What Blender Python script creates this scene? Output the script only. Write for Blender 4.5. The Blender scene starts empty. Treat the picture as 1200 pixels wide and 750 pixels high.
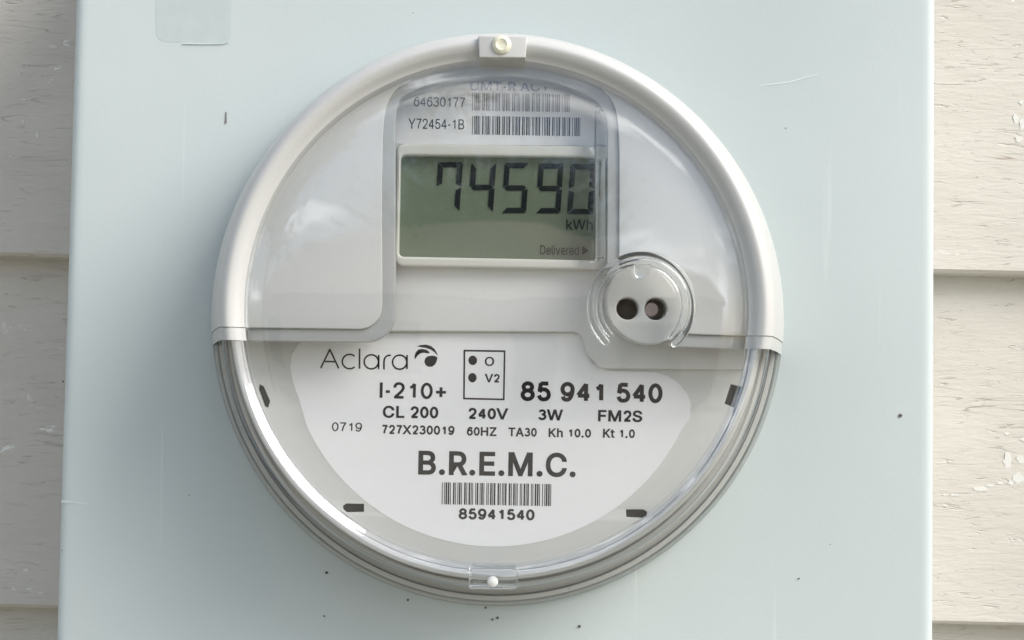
import bpy, bmesh, math, random
from mathutils import Vector, Matrix
random.seed(7)
S = bpy.context.scene
COL = S.collection
R = math.radians

# ------------------------------------------------------------------ camera
F_PX = 1899.0                 # focal length in photo pixels (photo 1200 px wide)
CAM_Z = 1.50
PITCH, ROLL = R(2.9), R(0.95)
DIST = 0.50                   # camera to the front panel of the box (y = 0)
cam = bpy.data.objects.new('camera', bpy.data.cameras.new('camera'))
COL.objects.link(cam)
cam.data.sensor_width = 36
cam.data.lens = 36 * F_PX / 1200
cam.data.clip_start = 0.01
cam.data.clip_end = 2000
CAM_M = Matrix.Translation((0, -DIST, CAM_Z)) @ Matrix.Rotation(R(90) + PITCH, 4, 'X') @ Matrix.Rotation(ROLL, 4, 'Z')
cam.matrix_world = CAM_M
S.camera = cam

# ------------------------------------------------------------------ light
SUN_EL, SUN_AZ = R(38), R(60)          # azimuth measured from -Y (out of the wall) towards +X (right)
w = bpy.data.worlds.new('World'); S.world = w
w.use_nodes = True
nt = w.node_tree
bg = nt.nodes['Background']
sky = nt.nodes.new('ShaderNodeTexSky')
sky.sky_type = 'NISHITA'; sky.sun_disc = False
sky.sun_elevation = SUN_EL
sky.air_density = 1.0; sky.dust_density = 2.5; sky.ozone_density = 1.0
tc = nt.nodes.new('ShaderNodeTexCoord'); mp = nt.nodes.new('ShaderNodeMapping'); mp.inputs['Scale'].default_value = (1, 1, 2.4)
nt.links.new(tc.outputs['Generated'], mp.inputs[0])
cn = nt.nodes.new('ShaderNodeTexNoise'); cn.inputs['Scale'].default_value = 4.0; cn.inputs['Detail'].default_value = 6; cn.inputs['Roughness'].default_value = 0.6
nt.links.new(mp.outputs[0], cn.inputs['Vector'])
cr_ = nt.nodes.new('ShaderNodeValToRGB'); cr_.color_ramp.elements[0].position = 0.51; cr_.color_ramp.elements[1].position = 0.63
nt.links.new(cn.outputs[0], cr_.inputs[0])
mxc = nt.nodes.new('ShaderNodeMix'); mxc.data_type = 'RGBA'; mxc.inputs[7].default_value = (17.0, 17.4, 18.2, 1)      # sunlit cloud
nt.links.new(cr_.outputs[0], mxc.inputs[0]); nt.links.new(sky.outputs[0], mxc.inputs[6])
nt.links.new(mxc.outputs[2], bg.inputs[0])
bg.inputs[1].default_value = 0.075
sd = Vector((math.sin(SUN_AZ) * math.cos(SUN_EL), -math.cos(SUN_AZ) * math.cos(SUN_EL), math.sin(SUN_EL)))
sky.sun_rotation = math.atan2(sd.x, sd.y)      # nishita: 0 = +Y, clockwise towards +X
sun = bpy.data.objects.new('sun', bpy.data.lights.new('sun', 'SUN'))
COL.objects.link(sun)
sun.data.energy = 1.5
sun.data.angle = R(38)
sun.data.color = (1.0, 0.97, 0.92)
sun.rotation_euler = sd.to_track_quat('Z', 'Y').to_euler()
S.view_settings.view_transform = 'Standard'
S.view_settings.look = 'None'
S.view_settings.exposure = 1.08
S.view_settings.gamma = 1.0
S.cycles.max_bounces = 16
S.cycles.transmission_bounces = 12
S.cycles.glossy_bounces = 8
S.cycles.transparent_max_bounces = 16
S.cycles.blur_glossy = 0.3
S.cycles.use_denoising = True

# ------------------------------------------------------------------ helpers
C0 = CAM_M.translation
def at(px, py, d):
    """photo pixel -> (x, z) on the plane d metres in front of the box panel"""
    v = CAM_M.to_3x3() @ Vector(((px - 600) / F_PX, -(py - 375) / F_PX, -1))
    t = (-d - C0.y) / v.y
    p = C0 + v * t
    return (p.x, p.z)
def mm(v): return v * 0.001
MX, MZ = at(583, 373, 0.004)                 # axis of the meter
def link(o, parent=None):
    COL.objects.link(o)
    if parent is not None:
        o.parent = parent
    return o
def empty(name, loc=(0, 0, 0)):
    e = bpy.data.objects.new(name, None); COL.objects.link(e)
    e.location = loc; e.empty_display_size = 0.02
    return e
def place(o, parent):
    """parent while keeping world coordinates of the mesh"""
    o.parent = parent
    q = parent; off = Vector((0, 0, 0))
    while q is not None:
        off += q.location; q = q.parent
    o.location = -off
def meshobj(name, bm, mat, parent=None, smooth=True, angle=40):
    me = bpy.data.meshes.new(name)
    bmesh.ops.recalc_face_normals(bm, faces=bm.faces[:])
    bm.to_mesh(me); bm.free()
    me.materials.append(mat)
    if smooth:
        for p in me.polygons: p.use_smooth = True
        try: me.set_sharp_from_angle(angle=R(angle))
        except Exception: pass
    o = bpy.data.objects.new(name, me); COL.objects.link(o)
    if parent is not None: place(o, parent)
    return o
def curve_to_mesh(cu, name):
    tmp = bpy.data.objects.new('tmp', cu); COL.objects.link(tmp)
    dg = bpy.context.evaluated_depsgraph_get()
    me = bpy.data.meshes.new_from_object(tmp.evaluated_get(dg))
    me.name = name
    bpy.data.objects.remove(tmp)
    bpy.data.curves.remove(cu)
    return me
def slab(name, loops, d_front, d_back, mat, parent=None, bevel=0.0, res=2, smooth=True):
    """flat solid with (x, z) outline loops (first outer, rest holes), real thickness, rounded edges"""
    cu = bpy.data.curves.new('tmp', 'CURVE')
    cu.dimensions = '2D'; cu.fill_mode = 'BOTH'
    th = d_front - d_back
    cu.extrude = max(th / 2 - bevel, 1e-6)
    cu.bevel_depth = bevel; cu.bevel_resolution = res
    cu.offset = -bevel
    for lp in loops:
        sp = cu.splines.new('POLY'); sp.points.add(len(lp) - 1)
        for i, (x, z) in enumerate(lp): sp.points[i].co = (x, z, 0, 1)
        sp.use_cyclic_u = True
    me = curve_to_mesh(cu, name)
    mid = (d_front + d_back) / 2
    for v in me.vertices:
        x, z, h = v.co
        v.co = (x, -(mid + h), z)
    bm = bmesh.new(); bm.from_mesh(me); bpy.data.meshes.remove(me)
    bmesh.ops.remove_doubles(bm, verts=bm.verts[:], dist=1e-6)
    return meshobj(name, bm, mat, parent, smooth, 35)
def px_loop(pts, d): return [at(x, y, d) for x, y in pts]
def fillet(pts, radii, n=8, closed=True):
    """round the corners of a polygon in pixel space"""
    out = []; N = len(pts)
    for i in range(N):
        p = Vector(pts[i]); r = radii[i] if isinstance(radii, (list, tuple)) else radii
        if (not closed and i in (0, N - 1)) or r <= 0:
            out.append(tuple(p)); continue
        a = Vector(pts[i - 1]) - p; b = Vector(pts[(i + 1) % N]) - p
        la, lb = a.length, b.length
        a.normalize(); b.normalize()
        ang = math.acos(max(-1, min(1, a.dot(b))))
        t = min(r / math.tan(ang / 2), la * 0.49, lb * 0.49)
        rr = t * math.tan(ang / 2)
        c = p + (a + b).normalized() * (rr / math.sin(ang / 2))
        s = p + a * t - c; e = p + b * t - c
        a0 = math.atan2(s.y, s.x); a1 = math.atan2(e.y, e.x)
        da = (a1 - a0 + math.pi) % (2 * math.pi) - math.pi
        for k in range(n + 1):
            q = a0 + da * k / n
            out.append((c.x + rr * math.cos(q), c.y + rr * math.sin(q)))
    return out
def catmull(pts, n=4):
    out = []
    for i in range(len(pts) - 1):
        p0 = Vector(pts[max(i - 1, 0)]); p1 = Vector(pts[i]); p2 = Vector(pts[i + 1]); p3 = Vector(pts[min(i + 2, len(pts) - 1)])
        for k in range(n):
            t = k / n
            out.append(tuple(0.5 * ((2 * p1) + (p2 - p0) * t + (2 * p0 - 5 * p1 + 4 * p2 - p3) * t * t + (3 * p1 - p0 - 3 * p2 + p3) * t ** 3)))
    out.append(tuple(pts[-1]))
    return out
def arc(cx, cy, r, a0, a1, n):
    """pixel arc, angles in degrees, counter-clockwise as seen, 0 = right"""
    return [(cx + r * math.cos(R(a0 + (a1 - a0) * k / n)), cy - r * math.sin(R(a0 + (a1 - a0) * k / n))) for k in range(n + 1)]
def circ(x, z, r, n=48): return [(x + r * math.cos(2 * math.pi * k / n), z + r * math.sin(2 * math.pi * k / n)) for k in range(n)]
def lathe(name, prof, mat, parent=None, seg=192, cut=None, closed=False, centre=None, angle=40, thick=None, cut_top=None):
    """prof = [(r, d)] in metres round the meter axis. cut = z offset below which nothing is built (a straight
    horizontal edge); thick = (dr, dd) makes it a solid shell by adding an inner profile."""
    cx, cz = centre or (MX, MZ)
    if thick:
        prof = prof + [(max(r - thick[0], 0.0), d - thick[1]) for r, d in reversed(prof)]
        closed = True
    bm = bmesh.new(); rings = []
    for r, d in prof:
        if cut is None: a0, a1 = 0.0, 2 * math.pi
        else:
            s = math.asin(max(-1, min(1, cut / max(r, 1e-9)))); a0, a1 = s, math.pi - s
            if cut_top is not None: a1 = math.asin(cut_top / r)
        if r < 1e-6:
            rings.append([bm.verts.new((cx, -d, cz))]); continue
        n = seg if cut is None else seg + 1
        rings.append([bm.verts.new((cx + r * math.cos(a0 + (a1 - a0) * k / seg), -d, cz + r * math.sin(a0 + (a1 - a0) * k / seg))) for k in range(n)])
    m = len(rings)
    for i in range(m if closed else m - 1):
        A, B = rings[i], rings[(i + 1) % m]
        n = seg
        for k in range(n):
            if cut is None: k2 = (k + 1) % n
            else: k2 = k + 1
            if len(A) == 1 and len(B) == 1: continue
            if len(A) == 1: bm.faces.new((A[0], B[k2], B[k]))
            elif len(B) == 1: bm.faces.new((A[k], A[k2], B[0]))
            else: bm.faces.new((A[k], A[k2], B[k2], B[k]))
    if cut is not None and closed:
        for e in (0, -1):
            loop = [r_[e] for r_ in rings]
            try:
                f = bm.faces.new(loop); bmesh.ops.triangulate(bm, faces=[f])
            except Exception: pass
    return meshobj(name, bm, mat, parent, True, angle)
def mlathe(name, prof_mm, mat, parent=None, smooth_n=0, **k):
    p = catmull(prof_mm, smooth_n) if smooth_n else prof_mm
    return lathe(name, [(mm(max(r, 0)), mm(d)) for r, d in p], mat, parent, **k)

# ------------------------------------------------------------------ materials
def new_mat(name):
    m = bpy.data.materials.new(name); m.use_nodes = True
    return m, m.node_tree, m.node_tree.nodes['Principled BSDF']
def add(nt, t, **kw):
    n = nt.nodes.new(t)
    for k, v in kw.items(): setattr(n, k, v)
    return n
def coords(nt, scale=(1, 1, 1)):
    g = add(nt, 'ShaderNodeNewGeometry'); mp = add(nt, 'ShaderNodeMapping')
    mp.inputs['Scale'].default_value = scale
    nt.links.new(g.outputs['Position'], mp.inputs['Vector'])
    return mp.outputs[0]
def noise(nt, vec, scale, detail=3, rough=0.5, dist=0.0):
    n = add(nt, 'ShaderNodeTexNoise'); n.inputs['Scale'].default_value = scale
    n.inputs['Detail'].default_value = detail; n.inputs['Roughness'].default_value = rough
    n.inputs['Distortion'].default_value = dist
    nt.links.new(vec, n.inputs['Vector']); return n.outputs[0]
def ramp(nt, fac, stops):
    r = add(nt, 'ShaderNodeValToRGB')
    els = r.color_ramp.elements
    while len(els) < len(stops): els.new(0.5)
    for e, (p, c) in zip(els, stops):
        e.position = p; e.color = (c[0], c[1], c[2], 1) if isinstance(c, tuple) else (c, c, c, 1)
    nt.links.new(fac, r.inputs[0]); return r.outputs[0]
def mix(nt, fac, a, b):
    m = add(nt, 'ShaderNodeMix', data_type='RGBA')
    for s, v in ((m.inputs[0], fac), (m.inputs[6], a), (m.inputs[7], b)):
        if isinstance(v, (int, float)): s.default_value = v
        elif isinstance(v, tuple): s.default_value = (*v, 1)
        else: nt.links.new(v, s)
    return m.outputs[2]
def bump(nt, h, strength, dist, prev=None):
    b = add(nt, 'ShaderNodeBump'); b.inputs['Strength'].default_value = strength
    b.inputs['Distance'].default_value = dist
    nt.links.new(h, b.inputs['Height'])
    if prev is not None: nt.links.new(prev, b.inputs['Normal'])
    return b.outputs[0]
def plastic(name, col, rough=0.35, grain=0.03, gscale=900, bmp=0.05, spec=0.5, wear=0.0):
    m, nt, p = new_mat(name)
    v = coords(nt)
    n1 = noise(nt, v, gscale, 2)
    n2 = noise(nt, v, 45, 4, 0.6)
    dark = tuple(c * (1 - 2.5 * grain) for c in col)
    c = mix(nt, ramp(nt, n1, [(0.35, 0.0), (0.65, 1.0)]), tuple(x * (1 - grain) for x in col), col)
    if wear:
        c = mix(nt, ramp(nt, n2, [(0.45, 0.0), (0.75, wear)]), c, dark)
    nt.links.new(c, p.inputs['Base Color'])
    p.inputs['Roughness'].default_value = rough
    p.inputs['Specular IOR Level'].default_value = spec
    nt.links.new(bump(nt, n1, bmp, 0.0002), p.inputs['Normal'])
    return m
M_shroud = plastic('grey_plastic', (0.72, 0.73, 0.72), 0.28, 0.03, 1500, 0.03)
M_rim = plastic('warm_grey_plastic', (0.56, 0.57, 0.56), 0.3, 0.03, 1500, 0.03)
M_trim = plastic('darker_grey_plastic', (0.50, 0.515, 0.51), 0.4, 0.03, 1200, 0.05)
M_plate = plastic('faceplate_plastic', (0.71, 0.72, 0.70), 0.5, 0.03, 1500, 0.04)
M_plate2 = plastic('module_plastic', (0.80, 0.81, 0.80), 0.5, 0.03, 1500, 0.04)
M_paper = plastic('label_paper', (0.93, 0.94, 0.95), 0.55, 0.02, 2500, 0.03)
M_bezel = plastic('bezel_plastic', (0.74, 0.75, 0.69), 0.35, 0.02, 1500, 0.03)
M_base = plastic('base_plastic', (0.74, 0.745, 0.72), 0.5, 0.03, 900, 0.04, wear=0.3)
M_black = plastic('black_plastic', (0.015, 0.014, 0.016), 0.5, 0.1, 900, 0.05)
M_refraction_line = plastic('dark_refraction_blue', (0.05, 0.055, 0.075), 0.6, 0.1, 900, 0.05)  # colour of the imitated refraction line in the clear rim
M_ink = plastic('printing_ink', (0.028, 0.025, 0.027), 0.7, 0.15, 3000, 0.0, 0.2)
M_glare_ink_scratch = plastic('glare_ink_and_scratch_grey', (0.22, 0.20, 0.20), 0.6, 0.15, 3000, 0.0)  # ink paled to stand for sky glare; also colours a scratch
M_pale = plastic('pale_blue_ink', (0.36, 0.40, 0.55), 0.6, 0.15, 3000, 0.0)  # pale blue of the top text line
M_wax = plastic('cream_sealant', (0.78, 0.77, 0.62), 0.3, 0.10, 700, 0.7)
M_dot = plastic('white_plastic', (0.72, 0.74, 0.72), 0.45, 0.06, 1800, 0.2)
M_rod = plastic('bronze_metal', (0.55, 0.47, 0.46), 0.25, 0.1, 2000, 0.05); M_rod.node_tree.nodes['Principled BSDF'].inputs['Metallic'].default_value = 0.7
M_seg = plastic('lcd_segment', (0.010, 0.013, 0.016), 0.6, 0.05, 3000, 0.0, 0.15)

def glass(name, tint, rough=0.0, ior=1.5, bmp=0.0):
    m, nt, p = new_mat(name)
    p.inputs['Base Color'].default_value = (*tint, 1)
    p.inputs['Transmission Weight'].default_value = 1
    p.inputs['Roughness'].default_value = rough
    p.inputs['IOR'].default_value = ior
    v = coords(nt)
    return m

m = bpy.data.materials.new('clear_polycarbonate'); m.use_nodes = True; M_clear = m      # thin clear sheet: straight through, mirror by angle
nt = m.node_tree; nt.nodes.remove(nt.nodes['Principled BSDF']); outn = nt.nodes['Material Output']
lw = add(nt, 'ShaderNodeLayerWeight'); lw.inputs['Blend'].default_value = 0.5
p5 = add(nt, 'ShaderNodeMath', operation='POWER'); nt.links.new(lw.outputs['Facing'], p5.inputs[0]); p5.inputs[1].default_value = 5
fr = add(nt, 'ShaderNodeMath', operation='MULTIPLY_ADD'); nt.links.new(p5.outputs[0], fr.inputs[0]); fr.inputs[1].default_value = 0.95; fr.inputs[2].default_value = 0.085
p2_ = add(nt, 'ShaderNodeMath', operation='POWER'); nt.links.new(lw.outputs['Facing'], p2_.inputs[0]); p2_.inputs[1].default_value = 2.6
tr = add(nt, 'ShaderNodeBsdfTransparent'); gl = add(nt, 'ShaderNodeBsdfGlossy'); gl.inputs['Roughness'].default_value = 0.03
nt.links.new(mix(nt, p2_.outputs[0], (0.995, 0.997, 0.995), (0.62, 0.655, 0.70)), tr.inputs[0])
mx = add(nt, 'ShaderNodeMixShader'); nt.links.new(fr.outputs[0], mx.inputs[0]); nt.links.new(tr.outputs[0], mx.inputs[1]); nt.links.new(gl.outputs[0], mx.inputs[2])
nt.links.new(bump(nt, noise(nt, coords(nt), 22, 2), 0.05, 0.002), gl.inputs['Normal'])
nt.links.new(mx.outputs[0], outn.inputs['Surface'])
M_clearrim = M_clear.copy(); M_clearrim.name = 'clear_rim_moulding'
for n_ in M_clearrim.node_tree.nodes:
    if n_.bl_idname == 'ShaderNodeMath' and n_.operation == 'MULTIPLY_ADD': n_.inputs[2].default_value = 0.16
    if n_.bl_idname == 'ShaderNodeMix': n_.inputs[7].default_value = (0.84, 0.86, 0.89, 1)
M_clear2 = glass('clear_moulding', (0.95, 0.965, 0.965), 0.03, 1.45)

# lcd
m, nt, p = new_mat('lcd_screen'); M_lcd = m
v = coords(nt)
c = mix(nt, ramp(nt, noise(nt, v, 2600, 2), [(0.35, 0.0), (0.65, 1.0)]), (0.145, 0.185, 0.130), (0.172, 0.212, 0.152))
nt.links.new(c, p.inputs['Base Color']); p.inputs['Roughness'].default_value = 0.22

# painted steel of the box
m, nt, p = new_mat('pale_enamelled_steel'); M_steel = m
v = coords(nt)
big = noise(nt, v, 9, 4, 0.55)
c = mix(nt, ramp(nt, big, [(0.35, 0.0), (0.7, 1.0)]), (0.535, 0.610, 0.612), (0.575, 0.642, 0.638))
fine = noise(nt, v, 1300, 2)
c = mix(nt, ramp(nt, fine, [(0.3, 0.0), (0.7, 1.0)]), mix(nt, 0.5, c, (0.55, 0.61, 0.62)), c)
spk = noise(nt, v, 420, 1, 0.5)                                  # tiny specks of dirt
c = mix(nt, ramp(nt, spk, [(0.80, 0.0), (0.815, 0.7)]), c, (0.16, 0.15, 0.14))
scr = noise(nt, coords(nt, (60, 60, 2.2)), 5, 2, 0.4, 0.6)      # faint vertical rub marks
c = mix(nt, ramp(nt, scr, [(0.70, 0.0), (0.78, 0.35)]), c, (0.72, 0.77, 0.77))
nt.links.new(c, p.inputs['Base Color'])
nt.links.new(ramp(nt, big, [(0.3, 0.42), (0.7, 0.52)]), p.inputs['Roughness'])
b1 = bump(nt, noise(nt, v, 500, 3, 0.6), 0.10, 0.0004)
nt.links.new(bump(nt, noise(nt, v, 14, 2), 0.15, 0.003, b1), p.inputs['Normal'])
m, nt, p = new_mat('dull_adhesive_film'); M_film = m
v = coords(nt)
c = mix(nt, ramp(nt, noise(nt, v, 220, 4), [(0.4, 0.0), (0.65, 1.0)]), (0.485, 0.56, 0.56), (0.515, 0.585, 0.585))
nt.links.new(c, p.inputs['Base Color']); p.inputs['Roughness'].default_value = 0.6
M_scuff = plastic('scratched_bare_paint', (0.64, 0.71, 0.71), 0.5, 0.05)
M_dirt = plastic('dirt_speck', (0.10, 0.085, 0.07), 0.8, 0.1)

# siding paint
m, nt, p = new_mat('weathered_siding_paint'); M_side = m
oi = add(nt, 'ShaderNodeObjectInfo')
g = add(nt, 'ShaderNodeNewGeometry')
off = add(nt, 'ShaderNodeVectorMath', operation='ADD')
cmb = add(nt, 'ShaderNodeCombineXYZ')
mul = add(nt, 'ShaderNodeMath', operation='MULTIPLY'); mul.inputs[1].default_value = 7.0
nt.links.new(oi.outputs['Random'], mul.inputs[0]); nt.links.new(mul.outputs[0], cmb.inputs[0])
nt.links.new(g.outputs['Position'], off.inputs[0]); nt.links.new(cmb.outputs[0], off.inputs[1])
def scaled(s, rot=(0, 0, 0)):
    mp = add(nt, 'ShaderNodeMapping'); mp.inputs['Scale'].default_value = s; mp.inputs['Rotation'].default_value = rot
    nt.links.new(off.outputs[0], mp.inputs['Vector']); return mp.outputs[0]
tone = noise(nt, scaled((6, 6, 14)), 3, 4, 0.6)
c = mix(nt, ramp(nt, tone, [(0.3, 0.0), (0.7, 1.0)]), (0.575, 0.545, 0.49), (0.63, 0.60, 0.545))
grain = noise(nt, scaled((90, 90, 420)), 1.0, 4, 0.65, 0.4)       # embossed wood grain
cr = noise(nt, scaled((65, 65, 380), (0, R(6), 0)), 1.0, 3, 0.7, 1.6)
crack = ramp(nt, cr, [(0.65, 0.0), (0.73, 0.85)])
long_ = noise(nt, scaled((9, 9, 120)), 1.6, 2, 0.5, 0.5)
longc = ramp(nt, long_, [(0.492, 0.0), (0.5, 1.0), (0.508, 0.0)])
lm = noise(nt, scaled((8, 8, 22)), 2.0, 2)
longc2 = mix(nt, ramp(nt, lm, [(0.58, 0.0), (0.66, 1.0)]), (0, 0, 0), longc)
c = mix(nt, crack, c, (0.42, 0.395, 0.34))
c = mix(nt, longc2, c, (0.30, 0.25, 0.20))
pl = noise(nt, scaled((45, 45, 75)), 1.6, 5, 0.7, 0.6)            # flaked patches of white primer
pm = noise(nt, scaled((7, 7, 9)), 2.3, 1)
flake = add(nt, 'ShaderNodeMath', operation='MULTIPLY')
nt.links.new(ramp(nt, pl, [(0.60, 0.0), (0.62, 1.0)]), flake.inputs[0]); nt.links.new(ramp(nt, pm, [(0.62, 0.0), (0.66, 1.0)]), flake.inputs[1])
c = mix(nt, flake.outputs[0], c, (0.83, 0.83, 0.80))
nt.links.new(c, p.inputs['Base Color']); p.inputs['Roughness'].default_value = 0.62
h1 = bump(nt, grain, 0.34, 0.0011)
inv = ramp(nt, cr, [(0.60, 1.0), (0.70, 0.0)])
h2 = bump(nt, inv, 0.45, 0.0011, h1)
h3 = bump(nt, longc2, -0.5, 0.0010, h2)
h4 = bump(nt, flake.outputs[0], -0.5, 0.0008, h3)
nt.links.new(h4, p.inputs['Normal'])

m, nt, p = new_mat('dry_ground'); M_ground = m
v = coords(nt)
c = mix(nt, ramp(nt, noise(nt, v, 1.2, 6, 0.6), [(0.35, 0.0), (0.65, 1.0)]), (0.19, 0.175, 0.135), (0.33, 0.31, 0.25))
nt.links.new(c, p.inputs['Base Color']); p.inputs['Roughness'].default_value = 0.95

# ------------------------------------------------------------------ ground and wall
bm = bmesh.new()
bmesh.ops.create_grid(bm, x_segments=8, y_segments=8, size=400)
gr = meshobj('ground', bm, M_ground, smooth=False); gr['kind'] = 'structure'

def tag(o, label, cat, group=None):
    o['label'] = label; o['category'] = cat
    if group: o['group'] = group

wall = empty('siding_wall', (0, 0.1, 0))
tag(wall, 'weathered beige lap siding wall behind the meter box', 'wall')
EXPO = 0.1285
LX0, LX1 = -2.2, 2.4
_, zline = at(40, 301, -0.092)
# profile of one board (d, z) from its lower edge; leaning out at the bottom
prof = [(-0.108, 0.0), (-0.1005, 0.0000), (-0.0935, 0.0004), (-0.0922, 0.0016), (-0.0922, 0.0030), (-0.1035, EXPO + 0.012), (-0.108, EXPO + 0.012)]
bm = bmesh.new(); NX = 46
ringv = []
for i in range(NX + 1):
    x = LX0 + (LX1 - LX0) * i / NX
    wob = 0.00035 * math.sin(x * 23) + 0.0002 * math.sin(x * 61)
    ringv.append([bm.verts.new((x, -d, z + (wob if z < 0.01 else 0))) for d, z in prof])
for i in range(NX):
    for k in range(len(prof)):
        k2 = (k + 1) % len(prof)
        bm.faces.new((ringv[i][k], ringv[i + 1][k], ringv[i + 1][k2], ringv[i][k2]))
bm.faces.new(ringv[0]); bm.faces.new(ringv[-1])
first = None
k0 = int(zline / EXPO)
for k in range(-k0, 9):
    if first is None:
        first = meshobj('siding_board', bm, M_side, wall, True, 30); o = first
        base_y = o.location.y
    else:
        o = first.copy(); COL.objects.link(o); o.parent = wall
    o.location.z = zline + k * EXPO + random.uniform(-0.0004, 0.0004)
    o.location.y = base_y
    o.location.x = -wall.location.x + random.uniform(-0.02, 0.02)

# flaked paint: thin raised chips of white primer on the boards to the right
def board_d(z):
    h = (z - zline) % EXPO
    return -0.0922 - 0.0113 * max(h - 0.003, 0) / (EXPO + 0.009)
M_chip = plastic('white_primer', (0.74, 0.735, 0.70), 0.7, 0.04)
rc = random.Random(11)
chips = [(1191, 140, 5, 6), (1197, 120, 3, 3), (1194, 163, 5, 5), (1198, 146, 4, 8), (1181, 541, 6, 10), (1196, 538, 6, 6), (1184, 566, 4, 3), (1193, 560, 7, 6),
         (1172, 566, 5, 2), (1150, 573, 9, 3), (1143, 572, 4, 2), (1160, 569, 5, 2), (1118, 580, 5, 1.6), (1107, 580, 3, 1.2), (1180, 508, 3, 2), (1181, 372, 2.4, 1.2), (1149, 410, 1.6, 1.6),
         (1198, 515, 3, 2), (28, 117, 5, 1.3), (27, 143, 2, 3), (44, 158, 2, 4), (30, 668, 4, 2), (34, 690, 4, 1.6), (16, 690, 3, 1.4), (48, 695, 4, 1.4), (12, 183, 1.5, 1.5)]
for x, y, a_, b_ in chips:
    dd = -0.097
    for _ in range(3): dd = board_d(at(x, y, dd)[1])
    q = [(x + a_ * rc.uniform(.55, 1.15) * math.cos(k * .5236), y + b_ * rc.uniform(.5, 1.2) * math.sin(k * .5236)) for k in range(12)]
    slab('paint_chip', [px_loop(q, dd)], dd + 0.0002, dd - 0.0012, M_chip, wall, 0.0)

# ------------------------------------------------------------------ what the glossy cover mirrors: the plot across
M_brickw = plastic('house_render', (0.50, 0.42, 0.32), 0.8, 0.1, 6)
M_roof = plastic('roof_shingles', (0.42, 0.34, 0.27), 0.85, 0.15, 9)
M_win = plastic('window_pane', (0.04, 0.05, 0.06), 0.1, 0.05, 9)
M_leaf = plastic('tree_leaves', (0.035, 0.06, 0.02), 0.7, 0.2, 3)
M_bark = plastic('tree_bark', (0.10, 0.075, 0.05), 0.9, 0.2, 30)
def box_bm(bm, x0, x1, y0, y1, z0, z1):
    v = [bm.verts.new((x, y, z)) for z in (z0, z1) for x, y in ((x0, y0), (x1, y0), (x1, y1), (x0, y1))]
    for f in ((0, 1, 2, 3), (7, 6, 5, 4), (0, 4, 5, 1), (1, 5, 6, 2), (2, 6, 7, 3), (3, 7, 4, 0)): bm.faces.new([v[i] for i in f])
house = empty('neighbouring_house', (-1.0, -22, 0))
tag(house, 'tan house with a brown hipped roof mirrored faintly in the clear cover', 'house')
bm = bmesh.new(); box_bm(bm, -8.5, 6.5, -27, -19, 0, 3.0); meshobj('wall', bm, M_brickw, house, False)
bm = bmesh.new()
e_ = [bm.verts.new(q) for q in ((-9.1, -27.6, 2.9), (7.1, -27.6, 2.9), (7.1, -18.4, 2.9), (-9.1, -18.4, 2.9), (-4, -23, 5.3), (1, -23, 5.3))]
for f in ((0, 3, 4), (3, 2, 5, 4), (2, 1, 5), (1, 0, 4, 5), (0, 1, 2, 3)): bm.faces.new([e_[i] for i in f])
meshobj('roof', bm, M_roof, house, False)
for x in (-6.5, -2.6, 3.6):
    bm = bmesh.new(); box_bm(bm, x - .7, x + .7, -19.05, -18.97, 1.0, 2.3); meshobj('window', bm, M_win, house, False)
bm = bmesh.new(); box_bm(bm, .2, 1.2, -19.05, -18.97, 0.02, 2.1); meshobj('door', bm, M_bark, house, False)
def tree(x, y, h, rad, lab):
    t = empty('broadleaf_tree', (x, y, 0)); tag(t, lab, 'tree')
    bm = bmesh.new()
    bmesh.ops.create_cone(bm, cap_ends=True, segments=10, radius1=rad * .09, radius2=rad * .03, depth=h * .7, matrix=Matrix.Translation((x, y, h * .35)))
    meshobj('trunk', bm, M_bark, t)
    bm = bmesh.new(); rr = random.Random(int(h * 100))
    cl = [Vector((rr.gauss(0, .42) * rad, rr.gauss(0, .42) * rad, h * .62 + rr.gauss(0, .15) * h)) for _ in range(95)]
    for c_ in cl:
        for _ in range(110):
            q = c_ + Vector((rr.gauss(0, 1), rr.gauss(0, 1), rr.gauss(0, .8))) * rad * .17
            if q.z < h * .2: continue
            a_ = Vector((rr.gauss(0, 1), rr.gauss(0, 1), rr.gauss(0, 1))).normalized() * .16
            b_ = a_.cross(Vector((rr.random(), rr.random(), rr.random()))).normalized() * .1
            p_ = Vector((x, y, 0)) + q
            bm.faces.new([bm.verts.new(p_ + o_) for o_ in (a_, b_, -a_, -b_)])
    meshobj('crown', bm, M_leaf, t, False)
tree(-6.2, -13.5, 12.0, 2.9, 'tall leafy tree before the tan house, mirrored darkly in the cover')
tree(-0.2, -28.5, 10.2, 4.9, 'unseen leafy tree added behind the tan house to mirror darkly over the display')  # added out of view so the cover mirrors something dark over the LCD

# ------------------------------------------------------------------ the steel box
box = empty('meter_box', (0, 0, CAM_Z))
tag(box, 'pale grey blue painted steel enclosure mounted on the siding behind the round meter', 'electrical box')
xl = (at(90, 0, 0)[0] + at(65, 750, 0)[0] + at(75, 300, 0)[0]) / 3
xr = (at(1097, 0, 0)[0] + at(1092, 750, 0)[0] + at(1100, 300, 0)[0]) / 3
zt, zb = CAM_Z + 0.20, CAM_Z - 0.26
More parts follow.
